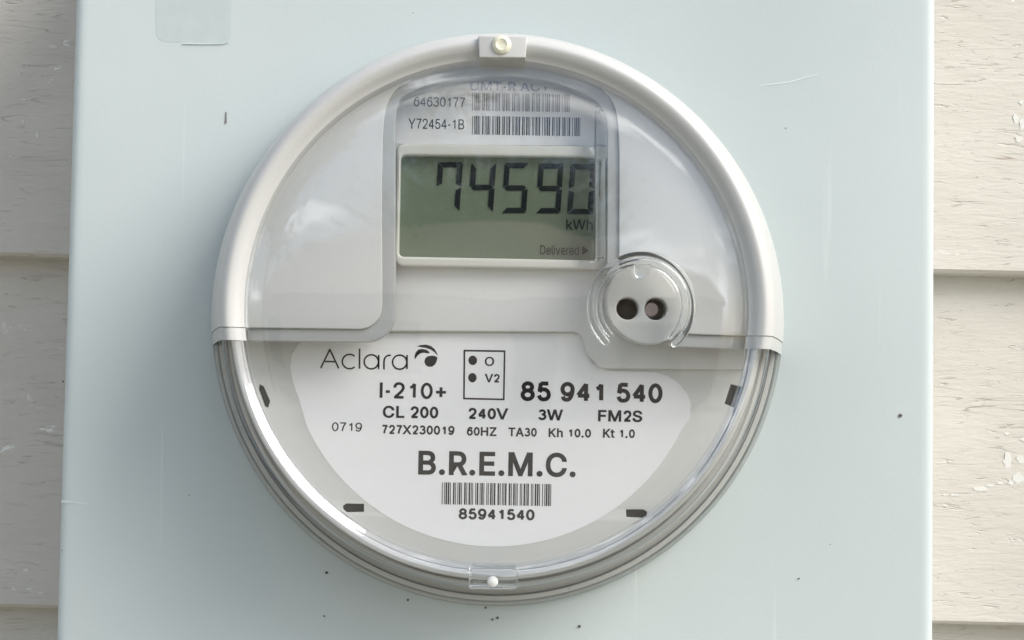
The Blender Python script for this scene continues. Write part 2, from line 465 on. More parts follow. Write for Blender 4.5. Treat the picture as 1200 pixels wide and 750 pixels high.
# front panel: pressed collar round the opening, flat sheet, rolled edge
bm = bmesh.new(); N = 256; B = 0.003
def rect_pt(a, ins):
    dx, dz = math.cos(a), math.sin(a); t = 1e9
    if dx > 1e-9: t = min(t, (xr - ins - MX) / dx)
    if dx < -1e-9: t = min(t, (xl + ins - MX) / dx)
    if dz > 1e-9: t = min(t, (zt - ins - MZ) / dz)
    if dz < -1e-9: t = min(t, (zb + ins - MZ) / dz)
    return MX + dx * t, MZ + dz * t
angs = [2 * math.pi * k / N for k in range(N)]
for cx_, cz_ in ((xl, zt), (xr, zt), (xl, zb), (xr, zb)):      # snap rays to the corners
    a = math.atan2(cz_ - MZ, cx_ - MX) % (2 * math.pi)
    i = min(range(N), key=lambda k: abs(angs[k] - a)); angs[i] = a
rings = []
for r, d in [(0.0868, -0.004), (0.0868, -0.0004), (0.0871, -0.0001), (0.0875, 0.0)]:
    rings.append([bm.verts.new((MX + r * math.cos(a), -d, MZ + r * math.sin(a))) for a in angs])
for ins, d in [(B + 0.0015, 0.0), (B, 0.0), (B * 0.62, -B * 0.08), (B * 0.29, -B * 0.29), (B * 0.08, -B * 0.62), (0, -B), (0, -0.090)]:
    rings.append([bm.verts.new((*[rect_pt(a, ins)[0]], -d, rect_pt(a, ins)[1])) for a in angs])
for A, Bq in zip(rings, rings[1:]):
    for k in range(N): bm.faces.new((A[k], A[(k + 1) % N], Bq[(k + 1) % N], Bq[k]))
meshobj('front_cover', bm, M_steel, box, True, 50)
slab('back_pan', [[(xl + .002, zb + .002), (xr - .002, zb + .002), (xr - .002, zt - .002), (xl + .002, zt - .002)]], -0.086, -0.0905, M_steel, box, smooth=False)
# residue of an old label, at the top edge of the photo
res = fillet([(181, -60), (274, -60), (270, 51), (183, 49)], [0, 0, 9, 12])
slab('label_residue', [px_loop(res, 0)], 0.00004, -0.0003, M_film, box, 0.0)
slab('residue_edge', [px_loop([(214, 51.2), (240, 51.5), (262, 51.2), (268, 50), (262, 52.0), (240, 52.3), (214, 51.9)], 0)], 0.0003, -0.0002, M_scuff, box, 0.0)
for nm, pts, mt in [
    ('scratch', [(264.2, 131), (265.6, 132), (265.8, 144), (263.6, 146), (263.2, 143)], M_glare_ink_scratch),
    ('scratch', [(72, 586.5), (90, 588), (103, 590.5), (103, 591.7), (88, 590), (72, 588.5)], M_scuff),
    ('scratch', [(890, 100), (925, 95.5), (958, 87), (958, 88.2), (925, 97), (890, 101)], M_scuff)]:
    slab(nm, [px_loop(pts, 0)], 0.00012, -0.0002, mt, box, 0.0)
for x, y, r in [(1055, 487, 2.0), (383, 671, 1.5), (478, 703, 1.4), (679, 734, 1.6), (382, 671, 1.0), (936, 678, 0.9), (569, 712, 1.3), (583, 724, 1.5), (577, 726, 1.2), (74, 447, 1.1), (380, 722, 1.0)]:
    q = [(x + r * (1 + 0.3 * math.sin(k * 3)) * math.cos(k * 0.7854), y + r * math.sin(k * 0.7854)) for k in range(8)]
    slab('dirt_speck', [px_loop(q, 0)], 0.0003, -0.0002, M_dirt, box, 0.0)

# ------------------------------------------------------------------ the meter
meter = empty('electric_meter', (MX, 0, MZ))
tag(meter, 'round electricity meter with clear cover, grey upper shell and LCD reading', 'electric meter')

OUT = [(87.6, .5), (87.6, 3.5), (86.8, 2.9), (84.6, 5.4), (83.4, 7.4), (77.8, 42.6), (77.1, 47.2), (76.0, 50.4), (74.4, 51.9), (72.8, 51.6), (71.3, 50.4), (70.1, 49.9), (68, 50.3), (60, 51.3), (30, 52.9), (0, 53.4)]
INN = [(85, .5), (82.4, 3.6), (81.2, 7), (75.6, 42.4), (75, 46.6), (74.4, 49.0), (73.4, 49.6), (72.2, 49.2), (70.8, 48.2), (69.6, 47.8), (68, 48.1), (60, 49.1), (30, 50.8), (0, 51.3)]
def cover_profile():
    o = OUT[:1] + catmull(OUT[1:], 4)
    i = INN[:1] + catmull(INN[1:], 4)
    return o, i
o_, i_ = cover_profile()
o_[-1] = (0, o_[-1][1]); i_[-1] = (0, i_[-1][1])
split = 70.6
prof = [(mm(r), mm(d)) for r, d in i_[::-1] if r < split] + [(mm(r), mm(d)) for r, d in o_[::-1] if r < split][::-1]
lathe('clear_cover', [(mm(r), mm(d)) for r, d in i_[::-1] if r < split] + [(mm(r), mm(d)) for r, d in o_ if r < split], M_clear, meter, seg=240, angle=50)
ring_prof = [(mm(r), mm(d)) for r, d in i_[::-1] if r >= split] + [(mm(r), mm(d)) for r, d in o_ if r >= split][0:0]
ring_prof = [(mm(r), mm(d)) for r, d in o_ if r >= split] + [(mm(r), mm(d)) for r, d in i_[::-1] if r >= split]

# --- upper grey shroud: rim (turned), two face panels, recessed trim band round the window
zc_lo = at(583, 404, 0.05)[1] - MZ            # lower edge of the trim band
zc_hi = at(583, 388.5, 0.05)[1] - MZ          # edge between trim band and shell
SH = catmull([(87.9, .5), (87.75, 4), (84.5, 20), (80.9, 36), (78.9, 43), (78.1, 47.5), (76.9, 50.8), (74.9, 52.5), (72.9, 52.1), (71.2, 50.75), (70.2, 50.2)], 5)
mlathe('shell_rim', SH, M_rim, meter, seg=200, cut=zc_hi, thick=(0.28, 0.28), angle=60)
def lower_lathe(name, prof, mat, parent, cut, seg=360):
    bm = bmesh.new(); rings = []
    for r, d in prof:
        s_ = math.asin(cut / r); a0, a1 = math.pi - s_, 2 * math.pi + s_
        rings.append([bm.verts.new((MX + r * math.cos(a0 + (a1 - a0) * k / seg), -d, MZ + r * math.sin(a0 + (a1 - a0) * k / seg))) for k in range(seg + 1)])
    for i in range(len(rings)):
        A, B = rings[i], rings[(i + 1) % len(rings)]
        for k in range(seg): bm.faces.new((A[k], A[k + 1], B[k + 1], B[k]))
    for e in (0, -1):
        f = bm.faces.new([r_[e] for r_ in rings]); bmesh.ops.triangulate(bm, faces=[f])
    return meshobj(name, bm, mat, parent, True, 50)
lower_lathe('clear_rim', ring_prof, M_clearrim, meter, zc_lo + 0.002)
TR = [(r - 0.22, d - 0.22) for r, d in SH]
def strip_lathe(name, prof, z0, z1, side):
    """piece of the turned rim between the heights z0 and z1, on one side"""
    bm = bmesh.new(); n = 6; rows = []
    full = prof + [(r - 0.07, d - 0.07) for r, d in reversed(prof)]
    for r, d in full:
        r, d = mm(r), mm(d)
        row = []
        for k in range(n + 1):
            z = z0 + (z1 - z0) * k / n
            row.append(bm.verts.new((MX + side * math.sqrt(r * r - z * z), -d, MZ + z)))
        rows.append(row)
    for i in range(len(rows)):
        A, Bq = rows[i], rows[(i + 1) % len(rows)]
        for k in range(n): bm.faces.new((A[k], A[k + 1], Bq[k + 1], Bq[k]))
    for e in (0, n):
        f = bm.faces.new([r_[e] for r_ in rows]); bmesh.ops.triangulate(bm, faces=[f])
    return meshobj(name, bm, M_trim, meter, True, 40)
strip_lathe('rim_trim', TR, zc_lo, zc_hi - 0.0002, -1)
strip_lathe('rim_trim', TR, zc_lo, zc_hi - 0.0002, 1)

DF = 0.0472                                   # face panels of the shell
rf = 70.4e-3                                  # radius where they meet the rim
# radius of the flat face in photo pixels at that depth, measured on the plane
FX, FY = 583, 373
def to_px(x, z, d):
    v = CAM_M.inverted() @ Vector((x, -d, z))
    return 600 + F_PX * v.x / -v.z, 375 - F_PX * v.y / -v.z
def ring_px(a, d=DF, r=rf):
    return to_px(MX + r * math.cos(R(a)), MZ + r * math.sin(R(a)), d)
left_line = catmull([(448, 340), (447.6, 260), (448.2, 179), (450.4, 138), (455.5, 118), (466, 103.5), (480, 95)], 5)
right_line = catmull([(706, 104.5), (716.5, 117), (723, 137), (725.5, 179), (725.5, 250), (725.5, 301)], 5)
# left panel
def ring_run(a0, a1, n, d=DF, r=rf): return [ring_px(a0 + (a1 - a0) * k / n, d, r) for k in range(n + 1)]
def px_angle(p, d=DF):
    x, z = at(p[0], p[1], d); return math.degrees(math.atan2(z - MZ, x - MX))
aL0 = 180 + math.degrees(math.asin(-(zc_hi) / rf))
endL = px_angle((490, 89)); endR = px_angle((696, 97.5))
corner = fillet([(300, 384.2), (448, 386), (448, 330)], [0, 46, 0], 12, closed=False)[1:-1]
lp = corner + left_line[1:] + ring_run(endL, aL0, 60)
slab('shell_panel', [px_loop(lp, DF)], DF, DF - 0.0014, M_shroud, meter, 0.0003, 2)
PC = (752.5, 357.5)                           # centre of the optical port
PR = 62
yb = 392.4
a_s = math.degrees(math.asin((PC[1] - 301) / PR))
port_edge = arc(PC[0], PC[1], PR, 117, -33, 30)
aR0 = math.degrees(math.asin(zc_hi / rf))
rp = ring_run(aR0, endR, 60) + right_line[:-1] + port_edge
lo = (PC[0] + PR * math.cos(R(-33)), PC[1] - PR * math.sin(R(-33)))
rp = rp + [(lo[0] + 1, yb - 0.8)]
slab('shell_panel', [px_loop(rp, DF)], DF, DF - 0.0014, M_shroud, meter, 0.0003, 2)

# trim band: from the left rim, round the window and down to the port
DT = 0.0462
outer = [ring_px(aL0 + 0.2, DT, rf - 0.0002)] + corner + left_line[1:] + ring_run(endL, endR, 30, DT, rf - 0.0002) + right_line + [(726, 330)]
inner_r = catmull([(711.5, 147), (711.7, 200), (711.5, 260), (711, 330)], 4)[::-1]
inner_t = catmull([(711.5, 147), (707, 129), (690.7, 113.5), (653, 98), (622, 92), (589, 89.5), (548, 91.5), (509, 98), (477, 110.5), (466.5, 121), (463.4, 140), (463, 179), (463, 260), (463, 338)], 5)
corner_i = fillet([(463, 330), (463, 401.6), (300, 399.2)], [0, 60, 0], 14, closed=False)[1:-1]
rl = ring_px(180 + math.degrees(math.asin(-zc_lo / (rf - .0002))), DT, rf - 0.0002)
band = outer + inner_r + inner_t[1:] + corner_i + [rl]
slab('window_trim', [px_loop(band, DT)], DT, 0.0415, M_trim, meter, 0.0003, 2)
aRl = math.degrees(math.asin(zc_lo / (rf - .0002))); aRh = math.degrees(math.asin(zc_hi / (rf - .0002)))
rb = [ring_px(aRl, DT, rf - .0002), ring_px(aRh, DT, rf - .0002), (lo[0] - 6, yb - 0.2), (lo[0] - 18, 404), (PC[0] + 32, 406.2)]
slab('window_trim', [px_loop(rb, DT)], DT, 0.0415, M_trim, meter, 0.0003, 2)

# --- inside: base, faceplate, raised upper plate
mlathe('base', [(0, -60), (60, -60), (78, -30), (80, -12), (80, -6), (86.4, -4), (86.4, 0.3), (82.6, 0.4), (82.0, 2.4), (80.7, 6.5), (80.4, 9), (77.2, 29), (76.3, 33.0), (75.2, 34.2), (74.2, 34.2), (73.9, 33.4), (73.4, 32.2), (60, 32.0), (0, 32.0)], M_base, meter, seg=160)
mlathe('refraction_line', [(83.5, 0.5), (84.3, 0.9), (84.9, 0.5)], M_refraction_line, meter, seg=160)  # ring added to imitate the dark line refracted in the clear rim
DP = 0.034
slots = [[(304, 450), (309, 453), (316.5, 470), (314, 478), (310, 476), (303, 456)],
         [(856.5, 450), (869, 453.5), (861, 478), (849, 473)],
         [(401.5, 593), (406, 590), (426.5, 590.5), (426.5, 600), (406, 600.5), (402, 597)],
         [(733.5, 597), (754, 597), (758.5, 600), (757.5, 605), (752, 607), (734, 606)]]
plate = slab('faceplate', [circ(MX, MZ, 0.0738, 160)] + [px_loop(s, DP) for s in slots], DP, 0.0324, M_plate, meter, 0.0002, 1)
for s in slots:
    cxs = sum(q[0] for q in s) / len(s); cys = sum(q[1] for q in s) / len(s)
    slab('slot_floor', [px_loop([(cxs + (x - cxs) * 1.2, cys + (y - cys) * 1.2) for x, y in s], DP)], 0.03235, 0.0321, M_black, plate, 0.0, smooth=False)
DU = 0.0362
up_edge = fillet([(300, 387.5), (681, 389.3), (686, 412), (703, 432), (740, 432.3), (930, 433.5)], [0, 12, 20, 14, 0, 0], 8, closed=False)
ru = 0.0730
axU = [ring_px(a, DU, ru) for a in range(2, 181, 3)]
poly = [p_ for p_ in up_edge if (p_[0] > 305 and p_[0] < 868)]
rr0 = ring_px(math.degrees(math.asin((at(865, 433, DU)[1] - MZ) / ru)), DU, ru)
rr1 = ring_px(180 - math.degrees(math.asin((at(300, 387.5, DU)[1] - MZ) / ru)), DU, ru)
upl = poly + [rr0] + axU + [rr1]
slab('upper_plate', [px_loop(upl, DU)], DU, 0.03405, M_plate2, meter, 0.0005, 3)

# --- printing helpers
GLYPHS = {'.':(188,[[[95,-4],[83,-3],[73,1],[63,9],[55,18],[51,29],[50,41],[51,53],[55,64],[63,73],[73,81],[83,85],[95,87],[107,85],[118,81],[128,73],[135,64],[140,53],[141,41],[140,29],[135,18],[128,9],[118,1],[107,-3]]]),'A':(480,[[[16,0],[201,509],[276,509],[463,0],[395,0],[287,302],[280,323],[272,346],[264,372],[255,402],[244,438],[232,478],[245,478],[233,437],[222,402],[213,371],[204,345],[197,322],[191,302],[85,0]],[[110,142],[110,199],[370,199],[370,142]]]),'B':(456,[[[60,0],[60,509],[241,509],[274,507],[304,501],[329,491],[350,477],[367,461],[381,442],[390,421],[396,398],[398,374],[397,353],[393,336],[387,320],[378,307],[368,295],[356,286],[343,278],[329,272],[315,267],[315,262],[331,260],[347,254],[363,245],[378,234],[391,220],[402,203],[411,184],[416,161],[418,136],[416,111],[410,88],[400,67],[386,48],[368,31],[344,18],[317,8],[284,2],[247,0]],[[125,57],[245,57],[281,60],[309,67],[330,80],[344,96],[353,115],[355,137],[354,153],[350,169],[342,184],[333,197],[320,209],[306,218],[289,225],[269,229],[248,231],[125,231]],[[125,285],[238,285],[256,287],[273,290],[288,296],[302,304],[314,314],[323,326],[330,340],[335,355],[336,372],[333,393],[326,412],[313,429],[294,442],[270,449],[240,452],[125,452]]]),'C':(510,[[[267,-7],[225,-3],[186,7],[150,25],[119,49],[92,79],[70,115],[53,157],[44,203],[40,254],[44,305],[53,352],[70,393],[92,429],[119,459],[150,484],[186,501],[225,512],[267,516],[293,514],[317,511],[340,504],[362,496],[383,485],[402,471],[419,456],[435,438],[448,418],[459,397],[467,373],[473,348],[408,348],[404,365],[397,380],[389,395],[380,407],[369,418],[357,428],[344,437],[330,444],[315,449],[300,453],[284,455],[267,456],[237,453],[209,445],[184,432],[161,414],[141,391],[125,364],[113,332],[106,295],[103,254],[106,213],[113,177],[125,145],[141,117],[161,94],[184,76],[210,63],[237,56],[267,53],[284,54],[300,56],[315,60],[330,65],[344,72],[357,81],[369,90],[380,102],[389,114],[397,128],[404,144],[408,160],[473,160],[467,135],[459,112],[448,91],[435,71],[420,53],[402,38],[383,24],[363,13],[341,5],[317,-2],[293,-6]]]),'D':(502,[[[219,0],[96,0],[96,57],[215,57],[254,60],[288,68],[318,81],[343,99],[363,122],[379,149],[390,181],[397,216],[399,255],[397,294],[390,329],[379,361],[364,388],[344,410],[320,428],[291,441],[258,449],[221,452],[93,452],[93,509],[225,509],[273,505],[315,495],[353,478],[385,455],[412,426],[433,391],[449,351],[458,306],[462,255],[458,205],[449,159],[433,119],[411,83],[384,54],[351,31],[312,14],[268,3]],[[125,509],[125,0],[60,0],[60,509]]]),'E':(419,[[[60,0],[60,509],[372,509],[372,452],[125,452],[125,286],[355,286],[355,229],[125,229],[125,57],[375,57],[375,0]]]),'F':(410,[[[60,0],[60,509],[369,509],[369,452],[125,452],[125,278],[346,278],[346,221],[125,221],[125,0]]]),'G':(520,[[[269,-7],[225,-3],[185,7],[149,25],[118,49],[91,79],[69,116],[53,157],[43,203],[40,254],[43,305],[53,352],[69,393],[91,429],[117,459],[149,484],[184,501],[223,512],[265,516],[291,514],[316,510],[340,504],[363,494],[384,483],[403,469],[421,453],[436,436],[449,416],[460,395],[468,373],[474,349],[408,349],[402,365],[395,379],[387,393],[378,406],[368,417],[356,427],[344,436],[330,443],[315,448],[300,453],[283,455],[265,456],[236,453],[209,445],[183,432],[160,414],[141,392],[125,364],[113,332],[106,295],[103,254],[106,213],[113,177],[125,145],[141,117],[161,95],[184,76],[210,63],[238,56],[269,53],[296,55],[322,61],[345,71],[365,85],[382,102],[396,123],[407,147],[413,173],[415,202],[434,199],[283,199],[283,256],[478,256],[478,200],[475,160],[466,124],[451,91],[431,62],[406,38],[377,19],[344,5],[308,-4]]]),'H':(517,[[[60,0],[60,509],[125,509],[125,289],[392,289],[392,509],[457,509],[457,0],[392,0],[392,232],[125,232],[125,0]]]),'K':(467,[[[104,145],[104,216],[116,231],[128,246],[139,261],[151,275],[162,289],[174,303],[187,317],[199,331],[212,344],[364,509],[448,509],[231,276],[228,276]],[[60,0],[60,509],[125,509],[125,334],[124,225],[125,193],[125,0]],[[372,0],[188,259],[228,309],[449,0]]]),'L':(393,[[[60,0],[60,509],[125,509],[125,57],[361,57],[361,0]]]),'M':(628,[[[60,0],[60,509],[152,509],[277,187],[280,179],[284,170],[287,159],[299,123],[303,110],[307,97],[311,84],[315,71],[319,60],[322,49],[307,49],[318,83],[330,121],[334,134],[338,146],[342,158],[346,169],[349,179],[352,187],[476,509],[568,509],[568,0],[504,0],[504,291],[504,327],[505,340],[505,354],[505,369],[506,413],[507,457],[513,457],[508,441],[503,425],[498,409],[492,393],[487,378],[482,363],[477,348],[472,335],[467,322],[463,310],[459,300],[456,291],[342,0],[286,0],[170,291],[167,300],[163,310],[159,321],[145,361],[140,376],[134,392],[129,408],[124,424],[118,441],[112,457],[119,457],[119,444],[120,430],[120,416],[121,372],[122,328],[122,315],[122,302],[122,291],[122,0]]]),'N':(523,[[[60,0],[60,509],[136,509],[343,183],[349,174],[355,163],[363,151],[371,137],[379,122],[388,107],[396,90],[405,73],[414,55],[405,54],[403,72],[402,90],[401,108],[400,126],[399,142],[399,157],[399,171],[399,184],[399,195],[399,509],[463,509],[463,0],[387,0],[202,290],[194,303],[186,317],[177,331],[168,346],[159,363],[148,381],[108,452],[119,454],[122,384],[123,363],[124,345],[124,328],[125,313],[125,301],[125,291],[125,0]]]),'O':(533,[[[267,-7],[225,-3],[186,7],[150,25],[119,49],[92,79],[70,115],[53,157],[44,203],[40,254],[44,305],[53,352],[70,393],[92,429],[119,459],[150,484],[186,501],[225,512],[267,516],[309,512],[348,501],[384,484],[415,459],[442,429],[464,393],[480,352],[490,305],[493,254],[490,203],[480,157],[464,115],[442,79],[415,49],[384,25],[348,7],[309,-3]],[[267,53],[296,55],[324,63],[349,76],[372,94],[392,116],[408,144],[420,176],[428,213],[430,254],[428,295],[420,332],[408,365],[392,392],[372,415],[349,433],[324,446],[296,453],[267,456],[237,453],[210,445],[184,433],[161,415],[142,392],[125,364],[113,332],[106,295],[103,254],[106,213],[113,176],[125,144],[142,117],[161,94],[184,76],[210,63],[237,55]]]),'R':(449,[[[60,0],[60,509],[236,509],[273,506],[305,500],[333,489],[356,473],[376,455],[390,433],[401,408],[407,381],[409,352],[407,323],[401,296],[390,271],[376,250],[356,232],[333,217],[305,206],[273,200],[236,198],[96,198],[96,255],[234,255],[258,256],[280,260],[298,267],[313,276],[325,287],[334,300],[340,316],[344,333],[345,352],[344,371],[340,389],[334,405],[325,419],[313,430],[298,440],[279,446],[258,451],[233,452],[125,452],[125,0]],[[353,0],[230,229],[303,229],[428,0]]]),'S':(447,[[[224,-9],[188,-7],[156,-1],[128,9],[102,23],[81,40],[64,60],[51,83],[42,109],[38,137],[104,137],[108,118],[114,102],[123,88],[136,76],[150,66],[166,59],[185,53],[204,50],[224,49],[246,50],[267,54],[286,60],[303,69],[317,79],[329,92],[338,106],[344,122],[346,139],[344,154],[340,168],[332,179],[322,189],[310,197],[296,205],[280,211],[263,217],[245,222],[184,239],[145,253],[112,269],[86,289],[67,313],[56,341],[52,372],[54,400],[62,425],[75,448],[92,468],[113,484],[138,498],[165,508],[195,514],[227,516],[259,514],[289,508],[316,498],[340,484],[360,468],[377,449],[390,427],[398,403],[401,378],[337,378],[332,402],[320,421],[302,437],[280,449],[254,456],[225,459],[204,457],[185,454],[167,448],[152,440],[139,430],[129,418],[121,405],[117,391],[115,376],[117,359],[122,345],[131,334],[142,324],[155,315],[169,308],[184,302],[198,297],[212,293],[264,279],[279,275],[295,270],[312,264],[328,256],[344,248],[359,238],[372,226],[384,213],[395,198],[402,180],[407,161],[408,139],[406,112],[399,87],[386,64],[370,43],[349,25],[323,11],[294,0],[261,-7]]]),'T':(449,[[[32,452],[32,509],[417,509],[417,452],[257,452],[257,0],[193,0],[193,452]]]),'U':(517,[[[259,-8],[220,-6],[186,2],[154,15],[126,33],[103,55],[85,80],[71,108],[63,140],[60,173],[60,509],[124,509],[124,178],[126,155],[132,133],[141,113],[153,95],[169,80],[187,68],[208,59],[232,53],[259,52],[285,53],[309,59],[331,68],[349,80],[364,95],[377,113],[385,133],[391,155],[393,178],[393,509],[457,509],[457,173],[454,140],[446,108],[433,80],[414,55],[391,33],[363,15],[332,2],[297,-6]]]),'V':(480,[[[204,0],[16,509],[84,509],[192,206],[199,187],[207,164],[215,137],[225,106],[236,71],[248,31],[235,31],[247,71],[257,107],[267,138],[276,165],[283,187],[290,206],[395,509],[463,509],[278,0]]]),'W':(686,[[[155,0],[16,509],[82,509],[163,196],[167,179],[172,162],[175,145],[179,128],[183,111],[187,94],[190,76],[194,58],[197,40],[189,40],[193,58],[196,76],[200,94],[203,111],[207,128],[211,145],[215,162],[220,179],[224,196],[306,509],[380,509],[462,196],[466,179],[470,162],[474,145],[478,128],[482,111],[486,94],[490,76],[494,58],[497,40],[488,40],[492,58],[495,76],[499,94],[503,111],[506,128],[510,145],[523,196],[603,509],[670,509],[530,0],[455,0],[368,323],[362,345],[357,368],[351,391],[346,417],[341,445],[336,475],[350,475],[345,446],[340,420],[335,395],[330,371],[324,347],[318,323],[230,0]]]),'X':(474,[[[18,0],[217,284],[217,236],[29,509],[104,509],[178,400],[188,386],[196,373],[204,361],[211,350],[217,340],[223,329],[230,318],[236,305],[243,292],[232,292],[239,305],[246,317],[252,329],[258,339],[265,350],[272,361],[280,373],[288,386],[298,400],[374,509],[446,509],[259,239],[259,287],[456,0],[382,0],[292,129],[283,142],[275,154],[268,165],[262,175],[256,185],[250,195],[244,206],[237,218],[230,231],[244,231],[238,219],[231,207],[225,196],[219,186],[213,176],[206,166],[199,155],[191,143],[182,129],[91,0]]]),'Y':(472,[[[203,0],[203,208],[16,509],[91,509],[192,344],[203,327],[213,309],[222,292],[231,274],[240,254],[250,230],[224,230],[233,254],[242,275],[251,293],[260,310],[270,327],[280,344],[381,509],[455,509],[268,208],[268,0]]]),'Z':(438,[[[42,0],[42,46],[273,385],[284,400],[295,415],[306,431],[318,446],[329,461],[341,476],[348,454],[327,453],[306,453],[285,452],[265,452],[244,452],[223,452],[40,452],[40,509],[397,509],[397,462],[169,129],[157,113],[146,97],[134,81],[122,65],[110,49],[97,33],[90,54],[111,55],[131,56],[152,57],[173,57],[193,57],[214,57],[399,57],[399,0]]]),'d':(424,[[[195,-8],[165,-6],[137,3],[111,16],[89,34],[70,57],[55,84],[43,116],[36,151],[34,189],[36,227],[43,261],[55,293],[70,320],[89,342],[112,361],[137,374],[165,382],[196,384],[218,383],[237,379],[253,373],[267,364],[278,355],[287,346],[295,336],[301,327],[306,319],[311,319],[311,509],[372,509],[372,0],[313,0],[313,59],[307,59],[301,50],[295,41],[287,31],[277,21],[266,12],[252,4],[236,-3],[217,-7]],[[205,47],[226,49],[246,55],[263,65],[278,78],[290,95],[299,115],[306,138],[310,162],[312,189],[310,216],[306,241],[300,263],[290,282],[278,299],[263,312],[246,322],[227,328],[205,330],[182,328],[162,322],[145,311],[130,298],[118,281],[108,261],[102,239],[98,215],[96,189],[98,163],[102,139],[109,117],[118,97],[130,80],[145,66],[162,55],[182,49]]]),'e':(404,[[[212,-8],[177,-5],[145,3],[117,16],[92,35],[72,58],[56,85],[44,116],[37,150],[34,187],[36,224],[44,258],[55,290],[71,317],[91,340],[115,359],[142,373],[172,382],[205,384],[226,383],[246,380],[266,374],[285,366],[303,355],[319,341],[334,324],[347,305],[357,282],[365,256],[370,227],[371,194],[371,169],[75,169],[75,221],[338,221],[310,202],[308,226],[304,248],[298,269],[288,286],[277,301],[263,314],[246,323],[227,328],[205,330],[183,328],[164,323],[146,313],[131,301],[119,286],[109,270],[102,251],[97,231],[96,211],[96,178],[98,151],[102,127],[110,106],[121,88],[135,73],[151,61],[169,53],[190,48],[212,46],[227,47],[241,49],[254,53],[265,58],[276,65],[285,73],[294,82],[300,93],[306,105],[365,91],[358,72],[348,55],[335,39],[320,26],[302,14],[283,4],[261,-3],[237,-7]]]),'h':(410,[[[114,227],[114,0],[53,0],[53,509],[114,509],[114,287],[102,287],[116,319],[132,344],[152,362],[175,374],[200,382],[227,384],[252,383],[275,377],[295,369],[313,356],[328,340],[341,321],[350,298],[355,271],[357,240],[357,0],[296,0],[296,235],[293,263],[286,286],[273,304],[256,318],[235,326],[210,329],[192,328],[176,324],[161,317],[147,308],[136,297],[126,283],[119,266],[115,248]]]),'i':(167,[[[53,0],[53,379],[114,379],[114,0]],[[84,443],[73,444],[63,448],[54,455],[47,463],[43,472],[41,483],[43,494],[47,504],[54,512],[63,518],[73,522],[84,524],[95,522],[105,518],[114,512],[121,504],[125,494],[126,483],[125,472],[121,463],[114,455],[105,448],[95,444]]]),'k':(381,[[[110,137],[110,212],[121,212],[284,379],[360,379],[184,199],[177,199]],[[53,0],[53,509],[114,509],[114,0]],[[294,0],[148,186],[191,229],[372,0]]]),'l':(189,[[[139,-2],[112,0],[91,8],[74,20],[62,37],[55,59],[53,84],[53,509],[114,509],[114,99],[114,83],[117,71],[120,62],[126,57],[135,53],[146,52],[152,52],[157,52],[160,53],[164,53],[167,54],[170,54],[181,3],[175,1],[169,0],[162,-1],[154,-2],[147,-2]]]),'r':(259,[[[53,0],[53,379],[112,379],[112,321],[115,321],[124,339],[137,354],[152,367],[171,377],[191,383],[213,385],[218,385],[223,385],[229,384],[243,384],[243,322],[241,323],[236,324],[230,324],[223,325],[215,326],[207,326],[190,324],[174,321],[159,315],[146,306],[135,296],[126,284],[119,269],[115,254],[114,237],[114,0]]]),'t':(227,[[[204,379],[204,327],[6,327],[6,379]],[[65,471],[126,471],[126,98],[127,83],[130,70],[136,61],[144,55],[156,51],[170,50],[175,50],[180,50],[185,51],[191,52],[197,53],[202,54],[213,2],[207,0],[200,-2],[192,-3],[184,-3],[176,-4],[168,-4],[138,-1],[113,7],[92,21],[77,41],[68,64],[65,93]]]),'v':(389,[[[163,0],[17,379],[84,379],[165,155],[173,132],[180,110],[187,87],[193,64],[199,42],[206,21],[184,21],[191,42],[197,64],[203,87],[209,110],[216,132],[224,155],[305,379],[371,379],[226,0]]])}
SPACE = 140
def el(cx, cy, rx, ry, a0, a1, n=14): return [(cx + rx * math.cos(R(a0 + (a1 - a0) * k / n)), cy + ry * math.sin(R(a0 + (a1 - a0) * k / n))) for k in range(n + 1)]
# figures as centre lines in a unit box, drawn with a pen of even width
SIX = [el(.5, .33, .5, .33, 0, 360, 28), catmull([(.955, .80), (.87, .93), (.72, .99), (.52, 1.0), (.33, .95), (.16, .80), (.05, .60), (.0, .40), (.0, .33)], 4)]
FIGS = {'0': (1, [el(.5, .5, .5, .5, 0, 360, 32)]),
        '1': (1, [[(.66, 0), (.66, 1)], catmull([(.66, 1), (.56, .88), (.40, .78), (.20, .71)], 4)]),
        '2': (1, [catmull([(.03, .70), (.06, .83), (.17, .94), (.34, .995), (.52, 1), (.72, .97), (.88, .88), (.95, .74), (.92, .61), (.80, .47), (.60, .33), (.35, .18), (.15, .06), (.06, 0)], 3), [(-.04, 0), (1, 0)]]),
        '3': (1, [el(.47, .765, .44, .235, 165, -75, 16) + [(.40, .53)], el(.47, .275, .53, .275, 75, -165, 18)]),
        '4': (1, [[(.74, -.05), (.74, 1.02)], [(.74, 1.0), (-.03, .29)], [(-.05, .27), (1.08, .27)]]),
        '5': (1, [[(.93, 1), (.18, 1)], [(.20, 1.03), (.075, .47)], catmull([(.075, .47), (.20, .57), (.35, .625), (.52, .63), (.75, .585), (.92, .47), (1, .31), (.94, .15), (.78, .04), (.55, 0), (.32, .01), (.14, .09), (.02, .25)], 3)]),
        '6': (1, SIX), '9': (1, [[(1 - x, 1 - y) for x, y in q] for q in SIX]),
        '7': (1, [[(-.04, 1), (1.04, 1)], catmull([(1, 1), (.80, .80), (.60, .55), (.46, .28), (.38, -.05)], 4)]),
        '8': (1, [el(.5, .77, .42, .23, 0, 360, 26), el(.5, .27, .5, .27, 0, 360, 28)]),
        'I': (0, [[(0, -.06), (0, 1.06)]]),
        '-': (.55, [[(0, .40), (1, .40)]]),
        '+': (1, [[(0, .42), (1.1, .42)], [(.55, .07), (.55, .78)]])}
